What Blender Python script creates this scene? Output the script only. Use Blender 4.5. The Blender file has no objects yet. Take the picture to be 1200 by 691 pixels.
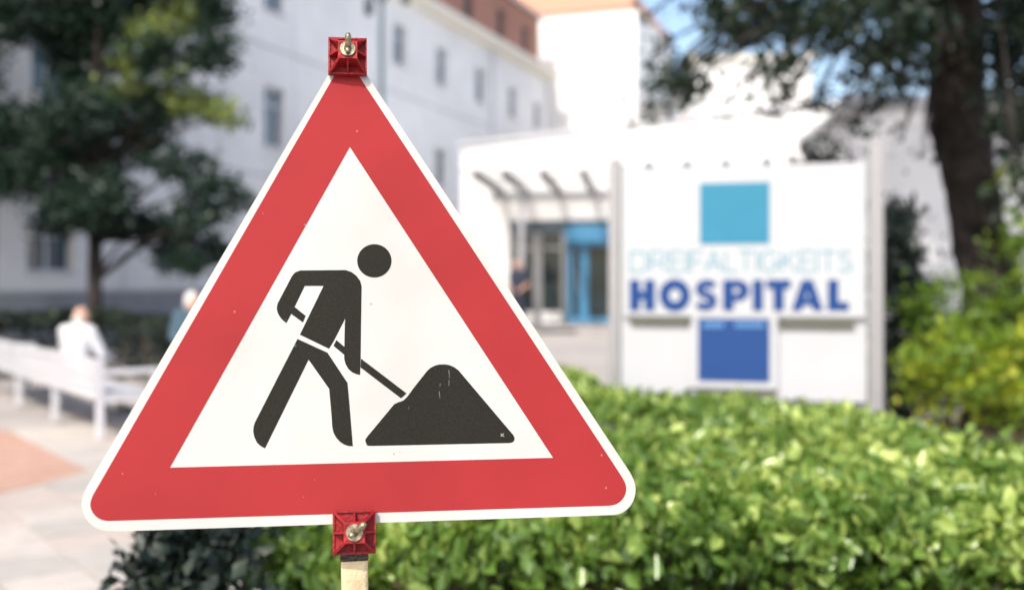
import bpy, bmesh, math, random
import numpy as np
from mathutils import Vector, Matrix, Euler
from mathutils.geometry import tessellate_polygon
R = math.radians
random.seed(7); RNG = np.random.default_rng(11)
SC = bpy.context.scene
COL = SC.collection

# ---------------------------------------------------------------- camera, sky, sun, exposure
FPX = 1250.0; CX = 600.0; HY = 328.0; CAMH = 1.6      # focal length in photo pixels, centre column, horizon row, eye height
cam_d = bpy.data.cameras.new('camera'); cam = bpy.data.objects.new('camera', cam_d); COL.objects.link(cam)
cam.location = (0, 0, CAMH); cam.rotation_euler = (R(90), 0, 0)
cam_d.sensor_width = 36; cam_d.lens = 36 * FPX / 1200
cam_d.shift_y = -(345.5 - HY) / 1200
cam_d.clip_start = 0.05; cam_d.clip_end = 3000
cam_d.dof.use_dof = True; cam_d.dof.focus_distance = 1.74; cam_d.dof.aperture_fstop = 1.8; cam_d.dof.aperture_blades = 0
SC.camera = cam
SUN_AZ, SUN_EL = R(24), R(46)                          # 24 degrees to the left of straight behind the camera
S = Vector((-math.sin(SUN_AZ) * math.cos(SUN_EL), -math.cos(SUN_AZ) * math.cos(SUN_EL), math.sin(SUN_EL)))
W = bpy.data.worlds.new('World'); SC.world = W; W.use_nodes = True
nt = W.node_tree; bg = nt.nodes['Background']; sky = nt.nodes.new('ShaderNodeTexSky')
sky.sky_type = 'NISHITA'; sky.sun_disc = False; sky.sun_elevation = SUN_EL; sky.sun_rotation = math.atan2(S.x, S.y)
sky.air_density = 1.0; sky.dust_density = 3.0; sky.ozone_density = 1.0
nt.links.new(sky.outputs[0], bg.inputs[0]); bg.inputs[1].default_value = 0.15
sun_d = bpy.data.lights.new('sun', 'SUN'); sun = bpy.data.objects.new('sun', sun_d); COL.objects.link(sun)
sun_d.energy = 2.1; sun_d.angle = R(0.5); sun_d.color = (1.0, 0.95, 0.87)
sun.rotation_euler = S.to_track_quat('Z', 'Y').to_euler(); sun.location = (-10, -20, 30)
SC.view_settings.view_transform = 'Standard'; SC.view_settings.look = 'None'
SC.view_settings.gamma = 1; SC.view_settings.exposure = 0.92
SC.cycles.max_bounces = 8; SC.cycles.use_denoising = True
SC.cycles.transparent_max_bounces = 12

# ---------------------------------------------------------------- helpers
def P(px, py, Y):
    return Vector(((px - CX) / FPX * Y, Y, CAMH - (py - HY) / FPX * Y))
def ground_z(Y):
    return float(np.interp(Y, [14, 17, 20, 25], [0, .10, .28, .50]))
def sr(c):                                             # sRGB 0..255 to linear
    return tuple(((v / 255 / 12.92) if v / 255 <= .04045 else ((v / 255 + .055) / 1.055) ** 2.4) for v in c)

def material(name, color, rough=.6, var=.12, scale=8., bump=0., bscale=40., spec=.5, metal=0., var2=0., scale2=1.):
    m = bpy.data.materials.new(name); m.use_nodes = True
    t = m.node_tree; b = t.nodes['Principled BSDF']
    b.inputs['Roughness'].default_value = rough; b.inputs['Metallic'].default_value = metal
    b.inputs['Specular IOR Level'].default_value = spec
    tc = t.nodes.new('ShaderNodeTexCoord')
    def noise(sc_, det=5):
        n = t.nodes.new('ShaderNodeTexNoise'); n.inputs['Scale'].default_value = sc_; n.inputs['Detail'].default_value = det
        t.links.new(tc.outputs['Object'], n.inputs['Vector']); return n
    n1 = noise(scale)
    mr = t.nodes.new('ShaderNodeMapRange'); mr.inputs[1].default_value = .3; mr.inputs[2].default_value = .7
    mr.inputs[3].default_value = 1 - var; mr.inputs[4].default_value = 1 + var * .6
    t.links.new(n1.outputs['Fac'], mr.inputs[0])
    mul = t.nodes.new('ShaderNodeVectorMath'); mul.operation = 'SCALE'
    mul.inputs[0].default_value = color[:3]; t.links.new(mr.outputs[0], mul.inputs['Scale'])
    out = mul.outputs[0]
    if var2:
        n2 = noise(scale2, 6)
        m2 = t.nodes.new('ShaderNodeMapRange'); m2.inputs[1].default_value = .35; m2.inputs[2].default_value = .65
        m2.inputs[3].default_value = 1 - var2; m2.inputs[4].default_value = 1
        t.links.new(n2.outputs['Fac'], m2.inputs[0])
        mu2 = t.nodes.new('ShaderNodeVectorMath'); mu2.operation = 'SCALE'
        t.links.new(out, mu2.inputs[0]); t.links.new(m2.outputs[0], mu2.inputs['Scale']); out = mu2.outputs[0]
    t.links.new(out, b.inputs['Base Color'])
    if bump:
        nb = noise(bscale, 4); bp = t.nodes.new('ShaderNodeBump'); bp.inputs['Strength'].default_value = bump
        bp.inputs['Distance'].default_value = .01
        t.links.new(nb.outputs['Fac'], bp.inputs['Height']); t.links.new(bp.outputs[0], b.inputs['Normal'])
    return m

def leaf_material(name, dark, mid, light, gloss=.42, trans=.35):
    m = bpy.data.materials.new(name); m.use_nodes = True
    t = m.node_tree; b = t.nodes['Principled BSDF']; out = t.nodes['Material Output']
    at = t.nodes.new('ShaderNodeAttribute'); at.attribute_name = 'tint'
    cr = t.nodes.new('ShaderNodeValToRGB'); e = cr.color_ramp.elements
    e[0].position = 0; e[0].color = (*dark, 1); e[1].position = 1; e[1].color = (*light, 1)
    k = cr.color_ramp.elements.new(.55); k.color = (*mid, 1)
    t.links.new(at.outputs['Fac'], cr.inputs[0]); t.links.new(cr.outputs[0], b.inputs['Base Color'])
    b.inputs['Roughness'].default_value = gloss
    tr = t.nodes.new('ShaderNodeBsdfTranslucent')
    hs = t.nodes.new('ShaderNodeHueSaturation'); hs.inputs['Hue'].default_value = .48; hs.inputs['Saturation'].default_value = 1.15; hs.inputs['Value'].default_value = 1.4
    t.links.new(cr.outputs[0], hs.inputs['Color']); t.links.new(hs.outputs[0], tr.inputs[0])
    mx = t.nodes.new('ShaderNodeMixShader'); mx.inputs[0].default_value = trans
    t.links.new(b.outputs[0], mx.inputs[1]); t.links.new(tr.outputs[0], mx.inputs[2]); t.links.new(mx.outputs[0], out.inputs[0])
    return m

def glass_material(name, tint, clear=.5, rough=.03):
    m = bpy.data.materials.new(name); m.use_nodes = True
    t = m.node_tree; b = t.nodes['Principled BSDF']; out = t.nodes['Material Output']
    b.inputs['Base Color'].default_value = (*tint, 1); b.inputs['Roughness'].default_value = rough
    b.inputs['Specular IOR Level'].default_value = .8
    tc = t.nodes.new('ShaderNodeTexCoord'); n = t.nodes.new('ShaderNodeTexNoise'); n.inputs['Scale'].default_value = 1.5
    t.links.new(tc.outputs['Object'], n.inputs['Vector'])
    bp = t.nodes.new('ShaderNodeBump'); bp.inputs['Strength'].default_value = .05; t.links.new(n.outputs['Fac'], bp.inputs['Height'])
    t.links.new(bp.outputs[0], b.inputs['Normal'])
    tr = t.nodes.new('ShaderNodeBsdfTransparent'); tr.inputs[0].default_value = (.85, .93, .95, 1)
    mx = t.nodes.new('ShaderNodeMixShader'); mx.inputs[0].default_value = clear
    t.links.new(b.outputs[0], mx.inputs[1]); t.links.new(tr.outputs[0], mx.inputs[2]); t.links.new(mx.outputs[0], out.inputs[0])
    return m

class MB:                                              # collects faces, builds ONE mesh object
    def __init__(s): s.v = []; s.f = []
    def add(s, vs, fs):
        o = len(s.v); s.v += [tuple(p) for p in vs]; s.f += [tuple(i + o for i in f) for f in fs]; return s
    def box(s, a, b, M=None):
        x0, y0, z0 = a; x1, y1, z1 = b
        vs = [Vector(p) for p in ((x0,y0,z0),(x1,y0,z0),(x1,y1,z0),(x0,y1,z0),(x0,y0,z1),(x1,y0,z1),(x1,y1,z1),(x0,y1,z1))]
        if M: vs = [M @ p for p in vs]
        return s.add(vs, [(3,2,1,0),(4,5,6,7),(0,1,5,4),(1,2,6,5),(2,3,7,6),(3,0,4,7)])
    def bbox(s, a, b, r=.01, M=None):                  # box with chamfered edges
        bm = bmesh.new(); bmesh.ops.create_cube(bm, size=1)
        for v in bm.verts: v.co = Vector([(a[i] + b[i]) / 2 + v.co[i] * (b[i] - a[i]) for i in range(3)])
        bmesh.ops.bevel(bm, geom=bm.edges[:], offset=r, segments=2, affect='EDGES', profile=.7)
        bm.verts.index_update()
        vs = [(M @ v.co) if M else v.co.copy() for v in bm.verts]; fs = [[v.index for v in f.verts] for f in bm.faces]
        bm.free(); return s.add(vs, fs)
    def bar(s, p, q, w, h=None, up=(0, 0, 1)):         # rectangular bar from p to q
        p, q = Vector(p), Vector(q); h = h or w; d = (q - p); L = d.length; d.normalize()
        x = d.cross(Vector(up))
        if x.length < 1e-4: x = Vector((1, 0, 0))
        x.normalize(); z = x.cross(d)
        M = Matrix.Translation(p) @ Matrix((x, d, z)).transposed().to_4x4()
        return s.box((-w/2, 0, -h/2), (w/2, L, h/2), M)
    def tube(s, pts, rad, n=10, cap=True, wob=0):
        pts = [Vector(p) for p in pts]; vs = []; fs = []
        prev = None
        for i, p in enumerate(pts):
            d = (pts[min(i+1, len(pts)-1)] - pts[max(i-1, 0)]).normalized()
            x = (prev - d * prev.dot(d)) if prev is not None else d.cross(Vector((0, 1, .13)) if abs(d.y) < .9 else Vector((1, 0, 0)))
            x.normalize(); prev = x; y = d.cross(x)
            r = rad[i] if hasattr(rad, '__len__') else rad
            for k in range(n):
                a = 2 * math.pi * k / n; rr = r * (1 + wob * random.uniform(-1, 1))
                vs.append(p + (x * math.cos(a) + y * math.sin(a)) * rr)
        for i in range(len(pts) - 1):
            for k in range(n):
                fs.append((i*n+k, i*n+(k+1) % n, (i+1)*n+(k+1) % n, (i+1)*n+k))
        if cap: fs += [tuple(range(n))[::-1], tuple(range((len(pts)-1)*n, len(pts)*n))]
        return s.add(vs, fs)
    def ellipsoid(s, c, r, n=16, m=10):
        vs = []; fs = []
        for j in range(1, m):
            th = math.pi * j / m
            for k in range(n):
                a = 2 * math.pi * k / n
                vs.append((c[0]+r[0]*math.sin(th)*math.cos(a), c[1]+r[1]*math.sin(th)*math.sin(a), c[2]+r[2]*math.cos(th)))
        t = len(vs); vs += [(c[0], c[1], c[2]+r[2]), (c[0], c[1], c[2]-r[2])]
        for j in range(m-2):
            for k in range(n): fs.append((j*n+k, (j+1)*n+k, (j+1)*n+(k+1) % n, j*n+(k+1) % n))
        for k in range(n): fs.append((t, k, (k+1) % n)); fs.append((t+1, (m-2)*n+(k+1) % n, (m-2)*n+k))
        return s.add(vs, fs)
    def plate(s, loops, y0, y1, back=False):           # extruded outline in the local xz plane; front at y1 (towards -y), back at y0
        pl = [[Vector((u, w, 0)) for u, w in lp] for lp in loops]
        flat = [p for lp in pl for p in lp]; tris = tessellate_polygon(pl); n = len(flat)
        vs = [(p.x, y1, p.y) for p in flat] + [(p.x, y0, p.y) for p in flat]; fs = []
        for t in tris:
            a, b, c = [flat[i] for i in t]
            if (b - a).cross(c - a).z < 0: t = t[::-1]
            fs.append(tuple(t))
            if back: fs.append(tuple(i + n for i in t[::-1]))
        o = 0
        for lp in pl:
            k = len(lp)
            for i in range(k): fs.append((o+i, o+n+i, o+n+(i+1) % k, o+(i+1) % k))
            o += k
        return s.add(vs, fs)
    def build(s, name, mat, parent=None, smooth=False):
        me = bpy.data.meshes.new(name); me.from_pydata([tuple(v) for v in s.v], [], s.f)
        bm = bmesh.new(); bm.from_mesh(me); bmesh.ops.recalc_face_normals(bm, faces=bm.faces); bm.to_mesh(me); bm.free()
        if mat: me.materials.append(mat)
        if smooth:
            me.polygons.foreach_set('use_smooth', [True] * len(me.polygons))
        o = bpy.data.objects.new(name, me); COL.objects.link(o)
        if parent: o.parent = parent
        return o

def tag(o, label=None, cat=None, group=None, kind=None):
    for k, v in (('label', label), ('category', cat), ('group', group), ('kind', kind)):
        if v: o[k] = v
    return o
def thing(name, label, cat, loc=(0, 0, 0), rot=(0, 0, 0), group=None):
    o = bpy.data.objects.new(name, None); COL.objects.link(o); o.location = loc; o.rotation_euler = rot
    o.empty_display_size = .2
    return tag(o, label, cat, group)

class Plane:                                           # a vertical or leaning face; maps photo pixels to its local (u, v)
    def __init__(s, origin, yaw, tilt=0):
        s.o = Vector(origin); s.rot = Euler((-tilt, 0, yaw)); s.M = s.rot.to_matrix()
        s.u = s.M @ Vector((1, 0, 0)); s.v = s.M @ Vector((0, 0, 1)); s.n = s.M @ Vector((0, -1, 0))
    def __call__(s, px, py, w=0.):
        d = Vector(((px - CX) / FPX, 1, -(py - HY) / FPX)); c = Vector((0, 0, CAMH))
        q = c + d * ((s.o + s.n * w - c).dot(s.n) / d.dot(s.n)) - s.o
        return (q.dot(s.u), q.dot(s.v))
    def L(s, pts, w=0.): return [s(x, y, w) for x, y in pts]

# ---------------------------------------------------------------- materials
M = {}
M['ground'] = material('concrete_ground', (.42, .385, .36), .85, .10, 3, .25, 60, .3, var2=.15, scale2=.6)
M['slab'] = material('pale_paving', (.52, .47, .42), .8, .10, 5, .25, 90, .3, var2=.10, scale2=1.3)
M['slab2'] = material('pale_paving_pink', (.50, .43, .38), .8, .10, 5, .25, 90, .3, var2=.10, scale2=1.3)
M['slab3'] = material('pale_paving_grey', (.46, .425, .385), .8, .10, 5, .25, 90, .3, var2=.12, scale2=1.3)
M['slab_red'] = material('salmon_paving', (.50, .31, .235), .8, .10, 6, .25, 90, .3, var2=.10, scale2=1.2)
M['soil'] = material('bark_soil', (.16, .10, .065), .95, .4, 12, .9, 45, .2)
M['plaster'] = material('white_plaster', (.86, .84, .82), .75, .05, 1.2, .15, 70, .3, var2=.12, scale2=.4)
M['plaster_bright'] = material('fresh_white_plaster', (.84, .83, .81), .7, .03, 1.2, .1, 70, .3)
M['plinth'] = material('grey_plinth', (.30, .31, .33), .8, .1, 2, .2, 60, .3, var2=.12, scale2=.5)
M['cornice'] = material('cream_cornice', (.80, .76, .66), .7, .06, 2, .1, 60, .3)
M['brick'] = material('red_brick', (.40, .20, .15), .85, .18, 9, .3, 30, .3, var2=.15, scale2=.6)
M['terracotta'] = material('terracotta_roof', (.48, .26, .17), .8, .15, 6, .3, 20, .3)
M['metal'] = material('grey_metal', (.42, .43, .45), .45, .06, 10, 0, 1, .5, .6)
M['metal_white'] = material('white_metal', (.60, .60, .63), .4, .04, 10, 0, 1, .5)
M['alu'] = material('brushed_aluminium', (.33, .325, .33), .5, .05, 14, .05, 120, .5, .35)
M['dark_metal'] = material('dark_lamp_metal', (.07, .10, .12), .5, .1, 10)
M['frame'] = material('window_frame', (.72, .73, .75), .5, .04, 10)
M['blue_frame'] = material('blue_door_frame', (.08, .30, .52), .5, .05, 8)
M['glass_dark'] = glass_material('window_glass', (.05, .075, .10), .0)
M['glass'] = glass_material('door_glass', (.05, .07, .08), .55)
M['canopy_glass'] = glass_material('canopy_glass', (.62, .66, .68), .80, .12)
t_ = M['canopy_glass'].node_tree; t_.nodes['Transparent BSDF'].inputs[0].default_value = (.97, .97, .97, 1); t_.nodes['Principled BSDF'].inputs['Specular IOR Level'].default_value = .25; t_.nodes['Principled BSDF'].inputs['Base Color'].default_value = (.85, .85, .85, 1)
M['beam'] = material('dark_beam_metal', (.13, .13, .14), .5, .06, 10)
M['inside'] = material('dim_interior', (.07, .065, .06), .8, .2, 2)
M['inside_pale'] = material('pale_yellow_board', (.75, .70, .45), .7, .06, 5)
M['sign_white'] = material('white_sign_face', (.475, .485, .50), .6, .03, 3, 0, 1, .2)
M['sign_lightblue'] = material('light_blue_sign_film', (.040, .21, .32), .6, .03, 6, spec=.2)
M['sign_blue'] = material('blue_sign_film', (.018, .060, .20), .6, .03, 6, spec=.2)
M['sign_text'] = material('blue_lettering', (.011, .052, .195), .6, .03, 6, spec=.2)
M['sign_pale'] = material('pale_blue_lettering', sr((96, 144, 160)), .6, .03, 6, spec=.2)
M['sign_small'] = material('small_lettering', sr((94, 140, 184)), .6, .03, 6, spec=.2)
M['shadow_gap_strip'] = material('grey_green_shadow_gap_strip', (.11, .115, .09), .6, .1, 6)
M['bark'] = material('tree_bark', (.060, .050, .045), .95, .5, 9, 1.0, 22, .2, var2=.75, scale2=2.2)
M['twig'] = material('twig_bark', (.20, .15, .11), .9, .25, 12, .4, 40, .2)
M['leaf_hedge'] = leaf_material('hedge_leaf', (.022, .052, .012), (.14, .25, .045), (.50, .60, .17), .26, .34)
M['leaf_tree'] = leaf_material('broad_tree_leaf', (.010, .024, .018), (.026, .060, .034), (.26, .32, .08), .42, .25)
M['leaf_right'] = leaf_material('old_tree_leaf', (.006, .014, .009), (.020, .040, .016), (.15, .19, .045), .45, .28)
M['leaf_shrub'] = leaf_material('shrub_leaf', (.035, .08, .012), (.15, .26, .026), (.55, .56, .05), .40, .36)
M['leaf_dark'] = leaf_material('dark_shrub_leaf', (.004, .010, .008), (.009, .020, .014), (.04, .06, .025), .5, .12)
M['skin'] = material('skin', (.58, .33, .24), .55, .08, 20, .05, 90)
M['hair_grey'] = material('grey_hair', (.62, .60, .57), .6, .15, 60, .4, 120)
M['hair_brown'] = material('brown_hair', (.20, .12, .08), .6, .2, 60, .4, 120)
M['shirt_white'] = material('white_cotton', (.62, .62, .64), .8, .04, 8, .3, 14)
M['cloth_navy'] = material('navy_cloth', (.025, .032, .055), .85, .1, 12, .3, 20)
M['cloth_teal'] = material('teal_cloth', (.06, .11, .15), .85, .1, 12, .3, 20)
M['cloth_beige'] = material('beige_cloth', (.40, .34, .26), .85, .1, 12, .3, 20)
M['shoe'] = material('dark_shoe', (.03, .03, .03), .5, .1, 20)
M['eye'] = material('dark_eye', (.02, .015, .012), .2, .1, 20)
M['rubber'] = material('black_rubber', (.035, .035, .037), .85, .2, 10, .4, 60)

def film_material(name, color, speck, rough=.62, grain=.05):      # reflective sign sheeting with small scuffs, faint grime and pin-head specks
    m = material(name, color, rough, grain, 900, .03, 300, .12, var2=.14, scale2=4.5)
    t = m.node_tree; b = t.nodes['Principled BSDF']; src = b.inputs['Base Color'].links[0].from_socket
    tc = t.nodes.new('ShaderNodeTexCoord')
    def mask(scale, thr, node='ShaderNodeTexVoronoi', stretch=None):
        vec = tc.outputs['Object']
        if stretch:
            mp = t.nodes.new('ShaderNodeMapping'); mp.inputs['Scale'].default_value = stretch; mp.inputs['Rotation'].default_value = (0, .5, 0)
            t.links.new(vec, mp.inputs[0]); vec = mp.outputs[0]
        v = t.nodes.new(node); v.inputs['Scale'].default_value = scale; t.links.new(vec, v.inputs['Vector'])
        c = t.nodes.new('ShaderNodeMath'); c.operation = 'LESS_THAN'; c.inputs[1].default_value = thr
        t.links.new(v.outputs[0], c.inputs[0]); return c.outputs[0]
    a = mask(30, .05); bsc = mask(14, .03, stretch=(5, 1, 1))
    n = t.nodes.new('ShaderNodeTexNoise'); n.inputs['Scale'].default_value = 3.1; t.links.new(tc.outputs['Object'], n.inputs['Vector'])
    gate = t.nodes.new('ShaderNodeMath'); gate.operation = 'GREATER_THAN'; gate.inputs[1].default_value = .49; t.links.new(n.outputs['Fac'], gate.inputs[0])
    mxm = t.nodes.new('ShaderNodeMath'); mxm.operation = 'MAXIMUM'; t.links.new(a, mxm.inputs[0]); t.links.new(bsc, mxm.inputs[1])
    g2 = t.nodes.new('ShaderNodeMath'); g2.operation = 'MULTIPLY'; t.links.new(mxm.outputs[0], g2.inputs[0]); t.links.new(gate.outputs[0], g2.inputs[1])
    g3 = t.nodes.new('ShaderNodeMath'); g3.operation = 'MULTIPLY'; g3.inputs[1].default_value = .7; t.links.new(g2.outputs[0], g3.inputs[0])
    mx = t.nodes.new('ShaderNodeMix'); mx.data_type = 'RGBA'
    t.links.new(g3.outputs[0], mx.inputs['Factor']); t.links.new(src, mx.inputs['A']); mx.inputs['B'].default_value = (*speck, 1)
    t.links.new(mx.outputs['Result'], b.inputs['Base Color'])
    return m
M['film_white'] = film_material('white_reflective_film', (.47, .462, .432), (.19, .18, .15))
M['film_red'] = film_material('red_reflective_film', (.288, .023, .025), (.45, .16, .14))
M['film_black'] = film_material('black_reflective_film', (.017, .016, .011), (.12, .12, .10), .65, .7)
M['clamp_red'] = material('red_clamp_plastic', (.33, .012, .015), .5, .30, 55, .25, 160, .3, var2=.35, scale2=90)
M['zinc'] = material('zinc_bolt', (.34, .29, .19), .36, .5, 150, .1, 200, .5, .8)

def post_material():
    m = material('weathered_cream_post', (.62, .50, .30), .7, .22, 30, .35, 160, .35, var2=.25, scale2=10)
    return m
M['scuff'] = material('pale_scuff', (.14, .14, .11), .7, .5, 400)
M['post'] = post_material()
M['shadow_band'] = material('dark_shadow_band', (.07, .06, .045), .8, .9, 180, .5, 200, .3)

# ---------------------------------------------------------------- setting: ground and paving
rows = [(-60, 0), (14, 0), (17, .10), (20, .28), (25, .50), (60, .5), (900, .5)]
g = MB(); vs = []
for Y, z in rows: vs += [(-900, Y, z - .03), (900, Y, z - .03)]
g.add(vs, [(2*i, 2*i+1, 2*i+3, 2*i+2) for i in range(len(rows) - 1)])
tag(g.build('ground', M['ground']), kind='structure')

E1 = Vector((-.6, .8)); E2 = Vector((.8, .6))           # the paving and the bench share these directions
APEX = Vector((-3.53, 8.93))
def clip(poly, p, n):                                   # keep the part of poly where (x - p).n >= 0
    out = []
    for i in range(len(poly)):
        a, b = poly[i], poly[(i+1) % len(poly)]; da, db = (a - p).dot(n), (b - p).dot(n)
        if da >= 0: out.append(a)
        if da * db < 0: out.append(a + (b - a) * (da / (da - db)))
    return out
def area(p): return abs(sum(p[i].x*p[(i+1) % len(p)].y - p[(i+1) % len(p)].x*p[i].y for i in range(len(p)))) / 2
c4 = [APEX + E1*(a_*.44) + E2*(b_*.44) for a_, b_ in ((-12.02, -7.02), (-12.02, 5.02), (7.02, 5.02), (7.02, -7.02))]
bs = MB(); bs.add([(p_.x, p_.y, -.018) for p_ in c4], [(0, 1, 2, 3)])
pave = tag(bs.build('pavement', material('joint_sand', (.26, .23, .20), .95, .2, 20)), kind='structure')
n_up = Vector((-E2.x, -E2.y))                           # red lies on the near side of the edge that runs along E1
dlow = Vector((-.31, -.93)).normalized(); n_low = Vector((dlow.y, -dlow.x))
if n_low.dot(Vector((-1, .2))) < 0: n_low = -n_low
def inset(poly, d):
    c = sum(poly, Vector((0, 0))) / len(poly)
    return [p + (c - p).normalized() * d for p in poly]
cnt = 0; SL = .44; BED = Vector((-1.37, 3.3)); NB = Vector((-6.9, 1.55)).normalized()   # the slabs stop at the planting bed
for i in range(-12, 7):
    for j in range(-7, 5):
        c = APEX + E1 * (i * SL) + E2 * (j * SL)
        q = [c, c + E1 * SL, c + (E1 + E2) * SL, c + E2 * SL]; m = sum(q, Vector((0, 0))) / 4
        q = clip(q, BED, NB)
        if len(q) < 3: continue
        a = clip(q, APEX, n_up); red = clip(a, APEX, n_low) if len(a) > 2 else []
        pieces = [(red, 'slab_red')]
        b1 = clip(q, APEX, -n_up); pieces.append((b1, None))
        if len(a) > 2: pieces.append((clip(a, APEX, -n_low), None))
        for pc, mt in pieces:
            if len(pc) < 3 or area(pc) < .004: continue
            pc = inset(pc, .011); z = random.uniform(-.003, .003); k = len(pc)
            s_ = MB(); top = [(p.x, p.y, z) for p in inset(pc, .004)]; mid = [(p.x, p.y, z - .004) for p in pc]; bot = [(p.x, p.y, -.02) for p in pc]
            s_.add(top + mid + bot, [tuple(range(k))] + [(t_, k+t_, k+(t_+1) % k, (t_+1) % k) for t_ in range(k)] + [(k+t_, 2*k+t_, 2*k+(t_+1) % k, k+(t_+1) % k) for t_ in range(k)])
            s_.build('paving_slab', M[mt or random.choice(['slab', 'slab', 'slab2', 'slab3'])], pave); cnt += 1
# planting beds
sb = MB(); sb.add([(-1.35, 3.3, -.012), (9, 3.3, -.012), (9, 14, -.012), (0.2, 10.2, -.012)], [(0, 1, 2, 3)])
tag(sb.build('planting_bed', M['soil']), kind='structure')

# ---------------------------------------------------------------- foliage
def leaf_mesh(name, mat, centers, size, parent, normal=None, spread=1., tint=None, aspect=.5, fold=.25, six=False):
    N = len(centers); c = np.asarray(centers, float)
    d = RNG.normal(size=(N, 3))
    if normal is not None: d = np.asarray(normal) + d * spread
    d /= np.linalg.norm(d, axis=1)[:, None]
    r = RNG.normal(size=(N, 3)); side = np.cross(d, r); side /= np.linalg.norm(side, axis=1)[:, None]
    nrm = np.cross(side, d)
    L = size * RNG.uniform(.5, 1.4, N)[:, None]; Wd = L * aspect
    base = c - d * L / 2
    if six:
        vs = np.stack([base, base + d*L*.35 + side*Wd*.5 + nrm*L*fold*.5, base + d*L*.7 + side*Wd*.36 + nrm*L*fold*.4, base + d*L - nrm*L*.12,
                       base + d*L*.7 - side*Wd*.36 + nrm*L*fold*.4, base + d*L*.35 - side*Wd*.5 + nrm*L*fold*.5], 1).reshape(-1, 3)
        tri = np.array([[0, 1, 2, 3], [0, 3, 4, 5]]); nv = 6
    else:
        vs = np.stack([base, base + d*L*.5 + side*Wd*.5 + nrm*L*fold*.5, base + d*L, base + d*L*.5 - side*Wd*.5 + nrm*L*fold*.5], 1).reshape(-1, 3)
        tri = np.array([[0, 1, 2], [0, 2, 3]]); nv = 4
    k = tri.shape[1]
    F = (tri[None] + (np.arange(N) * nv)[:, None, None]).reshape(-1)
    me = bpy.data.meshes.new(name); nf = N * 2
    me.vertices.add(len(vs)); me.vertices.foreach_set('co', vs.ravel().astype(np.float32))
    me.loops.add(nf * k); me.loops.foreach_set('vertex_index', F.astype(np.int32))
    me.polygons.add(nf); me.polygons.foreach_set('loop_start', (np.arange(nf) * k).astype(np.int32)); me.polygons.foreach_set('loop_total', np.full(nf, k, np.int32))
    t = RNG.uniform(0, 1, N) if tint is None else np.clip(tint, 0, 1)
    at = me.attributes.new('tint', 'FLOAT', 'POINT'); at.data.foreach_set('value', np.repeat(t, nv).astype(np.float32))
    me.update(calc_edges=True); me.validate(); me.materials.append(mat)
    o = bpy.data.objects.new(name, me); COL.objects.link(o)
    if parent: o.parent = parent; o.matrix_parent_inverse = Matrix.Translation(-Vector(parent.location))
    return o
def in_poly(x, y, poly):
    ins = np.zeros(len(x), bool); n = len(poly)
    for i in range(n):
        x0, y0 = poly[i]; x1, y1 = poly[(i+1) % n]
        c = ((y0 > y) != (y1 > y)) & (x < (x1 - x0) * (y - y0) / (y1 - y0 + 1e-12) + x0); ins ^= c
    return ins
def edge_dist(x, y, poly):
    d = np.full(len(x), 1e9); n = len(poly)
    for i in range(n):
        a = np.array(poly[i]); b = np.array(poly[(i+1) % n]); ab = b - a
        t = np.clip(((x-a[0])*ab[0] + (y-a[1])*ab[1]) / ab.dot(ab), 0, 1)
        d = np.minimum(d, np.hypot(x-a[0]-t*ab[0], y-a[1]-t*ab[1]))
    return d
def lump(x, y, f=1., s=0):                              # smooth height noise
    return (np.sin(x*2.3*f+s)*np.cos(y*1.9*f+1.3*s) + .6*np.sin(x*5.1*f+2*s+y*3.7*f) + .4*np.cos(y*8.3*f-x*6.7*f+s)) / 2
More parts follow.
